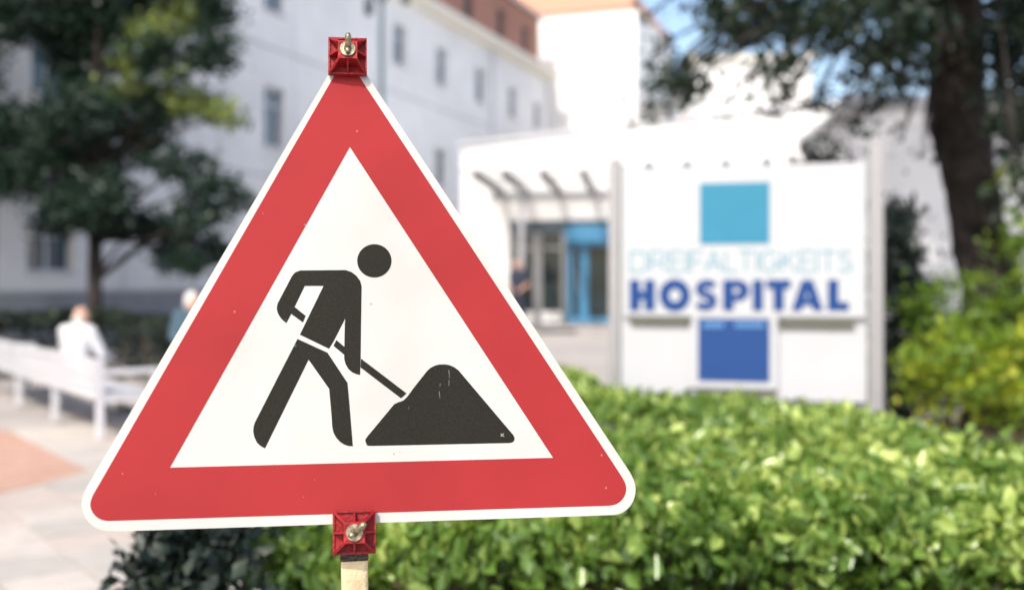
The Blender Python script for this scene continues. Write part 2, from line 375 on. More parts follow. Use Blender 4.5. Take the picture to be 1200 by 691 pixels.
def hedge(name, label, poly, height, n, size, mat, loc, depth=.22, n_stem=60, tintfun=None, top_bias=.55):
    t = thing(name, label, 'hedge', loc)
    xs = np.array([p[0] for p in poly]); ys = np.array([p[1] for p in poly])
    pts = []; nor = []; tot = 0
    while tot < n:
        x = RNG.uniform(xs.min()-.1, xs.max()+.1, n*2); y = RNG.uniform(ys.min()-.1, ys.max()+.1, n*2)
        k = in_poly(x, y, poly); x, y = x[k], y[k]
        ed = edge_dist(x, y, poly)
        keep = (ed < .30) | (RNG.uniform(size=len(x)) < .75); x, y, ed = x[keep], y[keep], ed[keep]
        gz = np.interp(y, [14, 17, 20, 25], [0, .10, .28, .50])
        top = height + .05*lump(x, y) + .03*lump(x, y, 3.1, 2.) - .14*np.exp(-ed/.10)
        z = np.where(RNG.uniform(size=len(x)) < top_bias, top - RNG.exponential(depth*.45, len(x)), RNG.uniform(.08, 1, len(x))*top)
        side_ok = (z > top - depth*1.6) | (ed < .22)
        x, y, z, top, gz = x[side_ok], y[side_ok], z[side_ok], top[side_ok], gz[side_ok]
        k = z > .04; x, y, z, top, gz = x[k], y[k], z[k], top[k], gz[k]
        # gaps: the front and the lower part of the hedge are clumpy, so dark hollows show between the shoots
        gp = np.sin(x*17+3*np.sin(z*13))*np.sin(z*19+2*np.sin(x*11+y*7))+.5*np.sin(x*37+z*31+y*23)
        k = (z > top - .12) | (gp > -.15); x, y, z, top, gz = x[k], y[k], z[k], top[k], gz[k]
        up = (z > top - .16)
        # a few taller shoots break the outline
        sh = up & (RNG.uniform(size=len(x)) < .08); z = z + sh * RNG.uniform(0, .07, len(x))
        pts.append(np.stack([x, y, z + gz], 1)); nor.append(np.stack([np.zeros_like(x), np.where(up, 0, -.25), np.where(up, .9, .35)], 1) + np.array([-.15, -.1, 0])); tot += len(x)
        if tintfun: pass
    c = np.concatenate(pts)[:n]; nn = np.concatenate(nor)[:n]
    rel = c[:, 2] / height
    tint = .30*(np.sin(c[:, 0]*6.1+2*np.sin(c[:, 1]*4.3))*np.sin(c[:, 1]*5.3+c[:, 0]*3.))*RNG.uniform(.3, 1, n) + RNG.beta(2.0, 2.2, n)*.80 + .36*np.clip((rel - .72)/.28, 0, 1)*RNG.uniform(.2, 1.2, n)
    if tintfun is not None: tint = tintfun(tint)
    f = leaf_mesh('foliage', mat, c, size, t, nn, .75, tint, .55, .22, True); tag(f, kind='stuff')
    st = MB(); a = 0
    while a < n_stem:
        x = random.uniform(xs.min(), xs.max()); y = random.uniform(ys.min(), ys.max())
        if not in_poly(np.array([x]), np.array([y]), poly)[0] or edge_dist(np.array([x]), np.array([y]), poly)[0] < (.25 if n > 50000 else .12): continue
        a += 1; z0 = ground_z(y)
        for b in range(3):
            dx, dy = random.uniform(-.15, .15), random.uniform(-.15, .15)
            st.tube([(x, y, z0-.02), (x+dx*.5, y+dy*.5, z0+height*.45), (x+dx, y+dy, z0+height*.86)], [.011, .008, .004], 5)
    so = st.build('stems', M['twig'], t); so.matrix_parent_inverse = Matrix.Translation(-Vector(loc)); tag(so, kind='stuff')
    return t

HEDGE = [(-.92, 3.5), (4.5, 3.5), (4.5, 4.2), (2.3, 4.65), (2.15, 5.5), (2.14, 6.3), (1.6, 6.9), (.70, 7.0), (.74, 8.9), (.3, 9.6), (-.35, 7.0)]
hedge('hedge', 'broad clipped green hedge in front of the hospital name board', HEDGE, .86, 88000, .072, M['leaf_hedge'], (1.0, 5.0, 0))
LOW = [(-2.5, 11.9), (-6.5, 17.1), (-10.0, 15.3), (-10.3, 15.9), (-6.6, 17.9), (-2.0, 12.3)]
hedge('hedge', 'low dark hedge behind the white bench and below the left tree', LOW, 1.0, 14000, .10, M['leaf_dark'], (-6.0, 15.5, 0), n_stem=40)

def tree(name, label, cat, base, trunk, trunk_r, blobs, Y0, leafsize, mat, density, depth=1.0, droop=.2, tintfun=None, depths=None, nlimb=1, spread=.9, crown='crown', limb_from=0, lr=1.):
    """trunk: world points; blobs: (px, py, rx, ry, dY) clumps given around the tree's own distance, each a 3-D ellipsoid of leaves"""
    t = thing(name, label, cat, base)
    inv = Matrix.Translation(-Vector(base))
    tb = MB(); tv = [Vector(p) for p in trunk]; fine = []; fr = []           # finer rings with bark ridges
    for i_ in range(len(tv)-1):
        for k_ in range(5): fine.append(tv[i_].lerp(tv[i_+1], k_/5)); fr.append(trunk_r[i_] + (trunk_r[i_+1]-trunk_r[i_])*k_/5)
    fine.append(tv[-1]); fr.append(trunk_r[-1])
    tb.tube(fine, fr, 32)
    tb.v = [tuple(Vector(v_) + (Vector(v_)-fine[j_//32])*(.07*math.sin((j_ % 32)*2.95+.35*math.sin(j_//32*.9)) + random.uniform(-.05, .05) + .05*math.sin(j_//32*.5+(j_ % 32)*.6))) for j_, v_ in enumerate(tb.v)]
    o = tb.build('trunk', M['bark'], t, True); o.matrix_parent_inverse = inv
    cs = []; lm = MB(); tints = []
    for b in blobs:
        px, py, rx, ry = b[:4]; dY = b[4] if len(b) > 4 else RNG.uniform(-depth, depth)
        dens = b[5] if len(b) > 5 else 1.
        Y = Y0 + dY; c = P(px, py, Y); s_ = Y / FPX; ax, az = rx*s_, ry*s_; ay = max(ax, az)*.8
        n = max(12, int(density*dens*(ax*az*3.14)))
        # sub-clumps: twigs with leaves near their ends give an uneven outline and gaps
        nc = max(3, int(n/22)); v = RNG.normal(size=(nc, 3)); v /= np.linalg.norm(v, axis=1)[:, None]; v *= (RNG.uniform(0, 1, (nc, 1))**.45)
        cc = np.array(c) + v*np.array([ax, ay, az])
        per = int(n/nc); sub = np.repeat(cc, per, 0) + RNG.normal(size=(nc*per, 3))*np.array([1, 1, .6])*leafsize*1.15
        cs.append(sub); tv = np.repeat(RNG.beta(1.6, 2.4, nc), per)*.55 + RNG.uniform(0, .3, nc*per)
        tints.append(tv)
        # limb from the trunk to the clump
        if nlimb:
            ks = [p for p in trunk if p[2] < c.z + .4] or [trunk[0]]
            k0 = max(0, len(ks)-2) if random.random() < .6 else len(ks)-1
            if limb_from: k0 = max(k0, limb_from + random.randint(0, 1)); ks = trunk
            a = Vector(ks[k0]); mid = a.lerp(c, .5) + Vector((0, 0, droop*(c-a).length*.5)) + Vector((random.uniform(-.1, .1), random.uniform(-.1, .1), 0))
            if a.z > 1.: lm.tube([a, a.lerp(mid, .5)+Vector((0,0,.03)), mid, mid.lerp(c, .6), c], [v*lr for v in (.045, .038, .028, .016, .007)], 6, wob=.05)
            for k in range(3):
                e = Vector(cc[k % nc]); lm.tube([mid.lerp(c, .6), mid.lerp(c, .6).lerp(e, .5)+Vector((0, 0, .02)), e], [.012, .008, .004], 4)
    cs = np.concatenate(cs); tints = np.concatenate(tints)
    if tintfun is not None: tints = tintfun(tints, cs)
    f = leaf_mesh(crown, mat, cs, leafsize, t, np.tile([0, 0, -.15], (len(cs), 1)), spread, tints, .6, .2)
    f.matrix_parent_inverse = inv; tag(f, kind='stuff')
    if nlimb and lm.v:
        lo = lm.build('limbs', M['bark'], t, True); lo.matrix_parent_inverse = inv; tag(lo, kind='stuff')
    return t

LB = [(140,-60,150,55,.2),(60,-140,110,60,0),(200,-130,90,60,.4),(120,-230,110,60,0),(60,20,75,38),(0,10,40,38),(150,20,75,45),(235,10,42,38),(250,60,28,26),(185,60,48,36),(110,75,50,40),
      (85,135,55,35),(160,120,48,26),(222,118,38,16),(262,136,26,11),(20,150,48,32),(15,205,40,32),(80,190,60,42),(150,168,45,28),(185,140,22,14),
      (212,195,42,15),(250,222,36,15),(280,236,20,11),(105,245,50,26),(70,255,30,22),(165,262,36,18),(205,275,42,22),(235,250,34,18),(215,304,32,15),(250,292,26,15),(-40,80,40,40),(-50,170,50,50),(125,225,30,25)]
def tip_highlight(t, c):                                    # sunlit highlights put into the leaf tint of some outer branches
    w = np.zeros(len(c))
    for (x, y, r) in ((262,134,40),(215,112,34),(190,25,34),(150,92,28),(205,12,30),(160,45,22)):
        q = P(x, y, 18.2); d = np.hypot(c[:, 0]-q.x, c[:, 2]-q.z)/(r*18.2/FPX); w = np.maximum(w, np.clip(1.25-d, 0, 1))
    return t*.75 + w*.8
tp = [P(112, 480, 18.5), P(112, 400, 18.5), P(111, 330, 18.5), P(112, 280, 18.5), P(116, 200, 18.5), P(112, 100, 18.55), P(118, 0, 18.5), P(120, -120, 18.5)]
tp[0].z = ground_z(18.5) - .05
tree('tree', 'dark green tree with tiered branches in front of the pale left facade', 'tree', (tp[0].x, 18.5, ground_z(18.5)), [tuple(p) for p in tp],
     [.17, .125, .115, .11, .10, .08, .06, .03], LB, 18.5, .135, M['leaf_tree'], 1250, .9, .12, tip_highlight)

RB = [(1000,15,60,36),(1045,60,42,38),(950,15,55,30),(890,15,60,26),(838,28,36,24),(812,0,25,14),(786,84,26,20),(792,104,34,20),(768,126,16,16),(772,50,12,10),(825,75,20,12,0,.7),(852,55,22,14,0,.7),
      (912,78,20,30),(880,40,40,18),(955,55,24,14),(958,112,14,16),(1010,88,34,22),(1070,25,42,48),(1062,95,26,24),(1002,132,18,12),(996,150,16,10),(905,122,14,9),(850,127,22,4),(902,142,10,5),(872,95,10,6),
      (930,105,9,7),(968,152,18,4),(1178,60,40,56),(1186,140,32,46),(1192,215,22,36),(1056,167,9,6),(1085,183,9,6),(1030,112,22,14),(985,40,30,22),(925,40,30,20),(760,20,14,8),(1178,20,34,40,.6,1.6),(1190,90,30,40,.4,1.6),(1184,165,24,34,.5,1.5),(1196,130,24,50,1.2,1.5),(1062,60,36,40,-.8,.55),(1030,30,40,36,-1.2,.55),(1010,70,30,24,.8,.55),(965,25,46,28,-1.6,.55),(870,12,50,20,-.6,.55),(905,95,16,22,-1.,1.3),(800,98,26,20,-.6,1.3),(960,118,12,12,.3,1.3),
      (1000,-60,110,50),(870,-60,90,45),(1120,-70,100,60),(1230,-20,80,70),(1260,90,60,70),(960,-160,130,60),(1120,-190,140,70),(1260,-130,110,80),(800,-110,70,40),(1050,-300,160,70),(1200,-320,130,80),(880,-250,110,60)]
RB += [(1000,-480,150,110),(1150,-520,160,120),(1280,-430,140,110),(1080,-680,160,110),(1220,-700,140,110),(920,-620,120,90),(850,-420,110,80),(1350,-560,120,100),(1180,-860,150,90)]
RB = [(*b[:4], (b[4] if len(b) > 4 and b[4] else RNG.uniform(-2.6, 1.4)), *(b[5:] or (1.,))) for b in RB]
for _ in range(46):                                     # the high crown above the picture, which shades the trunk and the wall behind
    v = RNG.normal(size=3); v /= np.linalg.norm(v); v *= RNG.uniform(.25, 1)**.4
    c_ = np.array([4.4, 11.0, 9.3]) + v*np.array([3.7, 3.9, 3.0]); r_ = RNG.uniform(.75, 1.15)*FPX/c_[1]
    RB.append((CX + c_[0]/c_[1]*FPX, HY - (c_[2]-CAMH)/c_[1]*FPX, r_, r_*.7, c_[1]-12, 1.5))
rt = [P(1180, 500, 12), P(1172, 420, 12), P(1162, 340, 12), P(1153, 300, 12), P(1144, 250, 12), P(1133, 200, 12), P(1126, 150, 12), P(1119, 100, 12), P(1118, 0, 12), P(1120, -150, 12), P(1115, -300, 12)]
rt[0].z = -.05
tree('tree', 'thick-trunked old tree at the right behind the yellow-green shrubs', 'tree', (rt[0].x, 12, 0), [tuple(p) for p in rt],
     [.46, .36, .31, .295, .285, .285, .305, .295, .295, .24, .15], RB, 12, .105, M['leaf_right'], 780, 2, .25, lambda t, c: t*.85, limb_from=8, lr=.7)

def shrub(label, blobs, Y0, leafsize, mat, density, base, cat='shrub', spread=.8, tf=None):
    tr = [(base[0]-.02, base[1], -.03), (base[0], base[1], .25), (base[0]+.05, base[1]+.02, .55)]
    t = tree('shrub', label, cat, base, tr, [.05, .04, .02], blobs, Y0, leafsize, mat, density, .35, .0, tf, nlimb=0, spread=spread, crown='foliage')
    return t
q = P(1130, 480, 9.4)
shrub('bright yellow-green leafy shrub at the foot of the old tree', [(1095,430,45,35),(1130,405,50,30),(1170,430,45,38),(1110,470,45,22),(1150,478,45,16),(1195,410,45,45),(1195,470,40,25),(1075,455,22,22),(1240,430,50,55),(1140,440,50,35)],
      9.4, .095, M['leaf_shrub'], 800, (q.x, 9.4, 0), tf=lambda t, c: t + .26)
q = P(1110, 480, 10.6)
shrub('mid-green shrub between the dark column shrub and the old trunk', [(1085,350,38,26),(1120,345,45,26),(1085,385,30,30),(1150,372,45,26),(1190,375,40,30),(1120,385,45,28),(1100,430,60,40),(1160,430,50,40)],
      10.6, .09, M['leaf_shrub'], 750, (q.x, 10.6, 0), tf=lambda t, c: t)
q = P(1195, 480, 11.2)
shrub('tall light green shrub at the right edge beside the old trunk', [(1190,205,16,26),(1176,235,10,14),(1182,275,20,24),(1195,310,22,30),(1215,360,36,46),(1225,290,30,46),(1212,440,40,50),(1235,220,26,40)],
      11.2, .10, M['leaf_shrub'], 620, (q.x, 11.2, 0), tf=lambda t, c: t + .1)
q = P(1055, 480, 10.9)
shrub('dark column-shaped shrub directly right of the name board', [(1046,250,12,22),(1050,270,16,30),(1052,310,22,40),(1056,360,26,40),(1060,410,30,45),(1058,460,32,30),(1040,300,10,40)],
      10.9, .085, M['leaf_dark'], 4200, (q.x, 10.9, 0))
q = P(195, 640, 3.55)
shrub('small dark green shrub at the left end of the clipped hedge, below the warning sign', [(212,640,30,34),(232,690,46,40),(196,690,26,40),(248,650,32,36),(205,760,46,50),(250,760,50,60),(268,612,26,20),(190,650,16,20)],
      3.55, .058, M['leaf_dark'], 15000, (q.x, 3.55, 0), tf=lambda t, c: t + .1)
q = P(965, 480, 12.5)
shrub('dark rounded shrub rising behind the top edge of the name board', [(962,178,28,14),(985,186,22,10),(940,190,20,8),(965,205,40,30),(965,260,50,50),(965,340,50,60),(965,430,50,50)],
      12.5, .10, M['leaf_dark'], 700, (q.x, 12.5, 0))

# ---------------------------------------------------------------- buildings
def wall_grid(mb, x0, x1, z0, z1, holes, depth):        # front wall at y=0 with openings and their reveals
    xs = sorted({x0, x1, *[h[0] for h in holes], *[h[1] for h in holes]}); zs = sorted({z0, z1, *[h[2] for h in holes], *[h[3] for h in holes]})
    vi = {}
    def v(x, z):
        if (x, z) not in vi: vi[(x, z)] = len(vs); vs.append((x, 0, z))
        return vi[(x, z)]
    vs = []; fs = []
    for i in range(len(xs)-1):
        for j in range(len(zs)-1):
            mx, mz = (xs[i]+xs[i+1])/2, (zs[j]+zs[j+1])/2
            if any(h[0] < mx < h[1] and h[2] < mz < h[3] for h in holes): continue
            fs.append((v(xs[i], zs[j]), v(xs[i+1], zs[j]), v(xs[i+1], zs[j+1]), v(xs[i], zs[j+1])))
    mb.add(vs, fs)
    for h in holes:
        a, b, c, d = h
        mb.add([(a,0,c),(b,0,c),(b,0,d),(a,0,d),(a,depth,c),(b,depth,c),(b,depth,d),(a,depth,d)], [(0,4,5,1),(1,5,6,2),(2,6,7,3),(3,7,4,0)])
def window(parent, a, b, c, d, y=.16, fm='frame', gm='glass_dark', bars=1, sill=True):
    f = MB(); w = .055
    f.box((a, y-.03, c), (a+w, y+.03, d)); f.box((b-w, y-.03, c), (b, y+.03, d)); f.box((a+w, y-.03, c), (b-w, y+.03, c+w)); f.box((a+w, y-.03, d-w), (b-w, y+.03, d))
    for k in range(bars):
        x = a + (b-a)*(k+1)/(bars+1); f.box((x-w/2, y-.028, c+w), (x+w/2, y+.028, d-w))
    f.box((a+w, y-.026, c+(d-c)*.70-.02), (b-w, y+.026, c+(d-c)*.70+.02))
    o = f.build('window', M[fm], parent)
    p = MB(); p.box((a+.02, y+.002, c+.02), (b-.02, y+.012, d-.02)); p.build('pane', M[gm], o)
    if sill:
        s_ = MB(); s_.box((a-.06, -.07, c-.05), (b+.06, y-.035, c-.002)); s_.build('sill', M['metal_white'], o)
    return o

# left wing: its long facade recedes to the right, vanishing at photo column 1067
KF = 17.0; TH = math.atan2(1, .3736)                    # local x runs along the facade, away from the camera
FO = Vector((.3736*14 - KF, 14, 0)); FAC = Plane(FO, TH)
lw = thing('hospital_wing', 'long pale rendered hospital wing with brick top storey at the left', 'building', FO, (0, 0, TH))
def fu(px): return FAC(px, HY)[0]
wins = []
for px, (c, d), wd in [(60,(1.75,2.75),1.25),(205,(1.75,2.75),1.25),(322,(1.75,2.75),1.25),(430,(1.75,2.75),1.25),
                       (60,(5.25,6.65),1.0),(213,(5.25,6.65),1.0),(322,(5.15,6.75),1.0),(425,(5.25,6.6),1.0),(517,(5.0,6.35),1.0),(563,(5.0,6.35),1.0),(601,(5.0,6.35),1.0),
                       (60,(8.6,9.95),1.0),(213,(8.6,9.95),1.0),(322,(8.75,10.0),1.0),(469,(8.75,10.1),1.0),(518,(8.65,10.0),1.0),(563,(8.6,9.95),1.0),(601,(8.5,9.85),1.0),(630,(8.45,9.7),1.0)]:
    u = fu(px); wins.append((u-wd/2, u+wd/2, c, d))
UE = fu(644); U0 = -16.0
w_ = MB(); wall_grid(w_, U0, UE, 0.2, 10.95, wins, .2)
w_.add([(UE,0,0.2),(UE,14,0.2),(UE,14,10.95),(UE,0,10.95),(U0,0,0.2),(U0,14,0.2),(U0,14,10.95),(U0,0,10.95)], [(0,1,2,3),(4,7,6,5),(1,5,6,2)])
w_.build('wall', M['plaster'], lw)
for h in wins: window(lw, *h)
MB().box((U0-.02, -.05, -.1), (UE+.02, .02, 1.35)).build('plinth', M['plinth'], lw)
for z in (1.36, .72): MB().box((U0-.02, -.075, z), (UE+.02, -.052, z+.035)).build('plinth_rail', M['metal'], lw)
cn = MB(); cn.box((U0-.1, -.28, 10.95), (UE+.12, .4, 11.12)); cn.box((U0-.12, -.42, 11.12), (UE+.2, .4, 11.34)); cn.build('cornice', M['cornice'], lw)
bw = [(fu(px)-.45, fu(px)+.45, 11.95, 13.15) for px in (470, 520, 563, 600, 628)]
b_ = MB(); wall_grid(b_, U0, UE-.05, 11.3, 13.85, bw, .2)
b_.add([(UE-.05,0,11.3),(UE-.05,13.5,11.3),(UE-.05,13.5,13.85),(UE-.05,0,13.85)], [(0,1,2,3)])
bo = b_.build('brick_storey', M['brick'], lw); bo.location = (0, .5, 0)
for h in bw:
    o = window(lw, *h, fm='dark_metal', sill=False); o.location = (0, .5, 0)
MB().box((U0, .3, 13.85), (UE+.1, 14, 14.0)).build('roof', M['metal'], lw)
for px in (575, 640):
    MB().tube([(fu(px), -.10, 1.4), (fu(px), -.10, 10.9)], .055, 8).build('downpipe', M['metal_white'], lw)
for z in (4.35, 7.75): MB().box((U0, -.012, z), (UE, .004, z+.03)).build('string_course', M['plinth'], lw)
for k in range(16):
    x = U0 + (UE-U0)*(k+.5)/16
    if not any(h[0]-.05 < x < h[1]+.05 for h in wins): MB().box((x, -.008, 1.4), (x+.018, .003, 10.9)).build('panel_joint', M['plinth'], lw)

# tall white block at the back, same orientation, end wall towards the camera
d2 = Vector((.35, .937)); TB = TH - math.pi/2            # local y runs away along the left wing's direction
q0 = P(644, HY, 52); TBP = Plane((q0.x, q0.y, 0), TB)
uL, uR = TBP(575, HY)[0], TBP(746, HY)[0]; zt = TBP(690, 14)[1]
tbk = thing('tower_block', 'tall white stair block with terracotta roof behind the entrance', 'building', (q0.x, q0.y, 0), (0, 0, TB))
MB().box((uL, 0, .3), (uR, 8, zt)).build('wall', M['plaster_bright'], tbk)
rf = MB(); rf.add([(uL-.4,-.15,zt),(uR+.15,-.15,zt),(uR+.15,8.2,zt),(uL-.4,8.2,zt),(uL+2.2,3,zt+3.2),(uR-2.2,3,zt+3.2),(uR-2.2,5.5,zt+3.2),(uL+2.2,5.5,zt+3.2)],
                  [(0,1,5,4),(1,2,6,5),(2,3,7,6),(3,0,4,7),(4,5,6,7),(3,2,1,0)]); rf.build('roof', M['terracotta'], tbk)

# far building glimpsed through the right tree
q0 = P(815, HY, 46)
fb = thing('rear_building', 'pale rear building glimpsed through the leaves of the right tree', 'building', (q0.x, 46, 0), (0, 0, R(-4)))
MB().box((0, 0, .3), (4.9, 12, 11.0)).build('wall', M['plaster_bright'], fb)
MB().box((4.91, .6, .3), (17, 12, 8.8)).build('side_wall', M['plaster'], fb)
MB().box((-.2, -.2, 11.0), (5.0, 12, 11.25)).build('roof', M['cornice'], fb)
for x, z in ((1.0, 7.3), (3.1, 7.3), (6.5, 6.0), (9.0, 6.0)):
    y = 0 if x < 4.9 else .6
    o = MB().box((x, y-.05, z), (x+1.1, y-.005, z+1.5)).build('window', M['frame'], fb)
    MB().box((x+.07, y-.065, z+.07), (x+1.03, y-.052, z+1.43)).build('pane', M['glass_dark'], o)

# garden wall building in the shade of the right tree
q0 = P(1004, HY, 19.5)
gb = thing('side_building', 'shaded pale wall of the side building behind the old tree', 'building', (q0.x, 19.5, 0), (0, 0, R(-6)))
wl = [(4.9, 6.1, 1.5, 2.9)]
w_ = MB(); wall_grid(w_, 0, 13, .1, 4.75, wl, .2); w_.add([(0,0,.1),(0,6,.1),(0,6,4.75),(0,0,4.75)], [(0,1,2,3)]); w_.build('wall', M['plaster'], gb)
window(gb, *wl[0])
MB().box((-.1, -.12, 4.75), (13, 6, 4.95)).build('roof', M['metal'], gb)

# entrance pavilion
EY = R(-7.3); eo = P(540, HY, 28); eo.z = ground_z(28); ENT = Plane(eo, EY)
ent = thing('entrance_building', 'bright white flat entrance building with glass doors and canopy', 'building', eo, (0, 0, EY))
def eu(px): return ENT(px, HY)[0]
ux0, ux1 = eu(540), eu(1010); zT0, zT1 = ENT(540, 172)[1], ENT(1010, 117)[1]
oa, ob = eu(597), eu(790); otop = ENT(650, 258)[1]
w_ = MB(); wall_grid(w_, ux0, ux1, 0, zT0 - .3, [(oa, ob, 0, otop)], .3)
w_.add([(ux0,0,zT0-.3),(ux1,0,zT0-.3),(ux1,0,zT1),(ux0,0,zT0)], [(0,1,2,3)])
w_.add([(ux0,0,0),(ux0,9,0),(ux0,9,zT0),(ux0,0,zT0),(ux1,0,0),(ux1,9,0),(ux1,9,zT1),(ux1,0,zT1)], [(0,3,2,1),(4,5,6,7),(3,7,6,2)])
w_.build('wall', M['plaster_bright'], ent)
r_ = MB(); r_.bar((ux0-.1, .1, zT0+.04), (ux1+.1, .1, zT1+.04), .4, .08); r_.build('parapet_cap', M['metal_white'], ent)
inn = MB(); inn.add([(ux0+.15,5,0),(ob+1,5,0),(ob+1,5,otop+.1),(ux0+.15,5,otop+.1),(ux0+.15,.31,0),(ob+1,.31,0),(ob+1,.31,otop+.1),(ux0+.15,.31,otop+.1)], [(0,1,2,3),(4,5,1,0),(7,3,2,6),(4,0,3,7),(5,6,2,1)])
inn.build('lobby', M['inside'], ent)
# glazing: mullions, panes, blue door leaves with a header
yg = .15
dL, d1, d2_, dR = eu(665), eu(684), eu(700), eu(722)
hd0 = ENT(690, 284)[1]; hd1 = ENT(690, 264)[1]
mull = [oa+.04, eu(611), eu(627), eu(632), eu(660)]
for x in mull: MB().box((x-.05, yg-.05, 0), (x+.05, yg+.05, otop-.32)).build('mullion', M['alu'], ent)
for x in (eu(745), eu(768), ob-.05): MB().box((x-.05, yg-.05, 0), (x+.05, yg+.05, otop-.32)).build('mullion', M['alu'], ent)
MB().box((oa, yg-.06, otop-.32), (ob, yg+.06, otop)).build('top_rail', M['dark_metal'], ent)
MB().box((oa+.1, yg-.04, 1.9), (dL-.1, yg+.04, 1.96)).build('transom', M['alu'], ent)
MB().box((oa+.1, yg-.04, .0), (dL-.1, yg+.04, .28)).build('kick_panel', M['plaster_bright'], ent)
xs = mull + [dL]
for a, b in zip(xs[:-1], xs[1:]):
    if b - a > .2: MB().box((a+.05, yg-.005, .28), (b-.05, yg+.005, otop-.32)).build('pane', M['glass'], ent)
for a, b in ((dR+.1, eu(745)), (eu(745), eu(768)), (eu(768), ob)): MB().box((a+.05, yg-.005, .05), (b-.05, yg+.005, otop-.32)).build('pane', M['glass'], ent)
MB().bbox((dL-.04, -.25, hd0), (dR+.06, yg+.08, hd1), .03).build('door_header', M['blue_frame'], ent)
for a, b in ((dL, d1), (d1, dR)):
    f = MB(); w = .07
    f.box((a, yg-.06, 0), (a+w*1.5, yg+.04, hd0)); f.box((b-w*1.5, yg-.06, 0), (b-.004, yg+.04, hd0)); f.box((a+w*1.5, yg-.06, 0), (b-w*1.5, yg+.04, .12)); f.box((a+w*1.5, yg-.06, hd0-.1), (b-w*1.5, yg+.04, hd0))
    o = f.build('door', M['blue_frame'], ent)
    MB().box((a+.1, yg-.01, .12), (b-.1, yg, hd0-.1)).build('pane', M['glass'], o)
    MB().tube([(b-.14, yg-.12, .75), (b-.14, yg-.12, 1.45)], .018, 8).build('handle', M['alu'], o)
for (p0, p1, z0, z1, y) in ((628, 640, .3, 1.0, 1.2), (642, 655, .25, 1.05, 1.0)):
    MB().box((eu(p0), y, z0), (eu(p1), y+.05, z1)).build('notice_board', M['inside_pale'], ent)
# canopy: glass sheet on four beams
cz = ENT(617, 227)[1]; cpy = -4.4
cano = MB(); cano.add([(eu(570),-.02,cz+.17),(eu(800),-.02,cz+.17),(eu(800),cpy-.1,cz+.19),(eu(570),cpy-.1,cz+.19),(eu(570),-.02,cz+.19),(eu(800),-.02,cz+.19),(eu(800),cpy-.1,cz+.21),(eu(570),cpy-.1,cz+.21)], [(0,1,2,3),(4,5,6,7),(0,1,5,4),(1,2,6,5),(2,3,7,6),(3,0,4,7)]); co = cano.build('canopy', M['canopy_glass'], ent)
for px in (588, 617, 655, 695, 735, 775):
    x = eu(px); MB().bar((x, -.02, cz+.06), (x, cpy, cz+.08), .12, .18).build('beam', M['beam'], co)
MB().box((eu(575), -.12, cz-.06), (eu(800), -.02, cz+.03)).build('edge_rail', M['metal'], co)
MB().tube([(eu(621), -1.9, -.05), (eu(621), -1.9, cz+.17)], .07, 10).build('column', M['metal_white'], ent)
# the mat in front of the doors
mat_ = tag(MB().bbox((-.45, -.3, 0), (.45, .3, .03), .01).build('doormat', M['rubber']), 'small dark mat on the paving before the glass doors', 'mat')
p = P(652, 397, 24.0); mat_.location = (p.x, 24.0, ground_z(24) - .025); mat_.rotation_euler = (R(2.5), 0, 0)

# ---------------------------------------------------------------- street lamp
lp = P(447, HY, 22); lz = ground_z(22)
sl = thing('street_lamp', 'tall dark two-armed street lamp in front of the left wing', 'street lamp', (lp.x, 22, lz))
LZ = -.32
MB().tube([(0,0,-.05),(0,0,1.0),(0,0,1.02),(0,0,7.5+LZ)], [.085,.085,.062,.05], 12).build('pole', M['dark_metal'], sl, True)
for s_, L_, drop in ((-1, .26, .28), (1, .5, .05)):
    MB().tube([(0,0,7.2+LZ),(s_*.12,0,7.42+LZ),(s_*L_,0,7.5+LZ),(s_*(L_+.05),0,7.45+LZ)], [.03,.03,.028,.028], 8).build('arm', M['dark_metal'], sl, True)
    h_ = MB().tube([(s_*L_,0,7.5+LZ),(s_*L_,0,7.42+LZ),(s_*L_,0,7.36+LZ-drop*.3),(s_*L_,0,7.3+LZ-drop)], [.03,.06,.10,.085], 12).build('lamp_head', M['dark_metal'], sl, True)
    MB().ellipsoid((s_*L_, 0, 7.29+LZ-drop), (.075, .075, .05), 12, 8).build('lens', M['canopy_glass'], h_, True)

# ---------------------------------------------------------------- hospital name board
a, b = P(721, HY, 9.0), P(1026, HY, 8.45)
yawB = math.atan2(b.y - a.y, b.x - a.x); bo_ = (a + b)/2; bo_.z = 0; BP = Plane(bo_, yawB)
nb = thing('name_board', 'white hospital name board with blue squares standing behind the hedge', 'sign board', bo_, (0, 0, yawB))
def brect(x0, x1, yt, yb, w):                           # pixel rectangle to local box limits (edges follow the board's own level lines)
    m = (x0+x1)/2; u0, u1 = BP(x0, HY, w)[0], BP(x1, HY, w)[0]; v0, v1 = BP(m, yb, w)[1], BP(m, yt, w)[1]; return u0, u1, v0, v1
for x0, x1, yt in ((714, 727, 188), (1018, 1035, 165)):
    u0, u1, v0, v1 = brect(x0, x1, yt, 470, 0)
    o = MB().bbox((u0, -.05, -.1), (u1, .06, v1), .008).build('post', M['alu'], nb)
    MB().box((u0-.006, -.056, v1), (u1+.006, .066, v1+.015)).build('post_cap', M['metal'], o)
u0, u1, v0, v1 = brect(728, 1016, 194, 467, 0)
MB().box((u0, -.01, v0), (u1, .03, v1)).build('back_panel', M['sign_white'], nb)
uu0, uu1, uv0, uv1 = brect(731, 1014, 195, 371, .05)
MB().bbox((uu0, -.06, uv0), (uu1, -.0105, uv1), .004).build('upper_panel', M['sign_white'], nb)
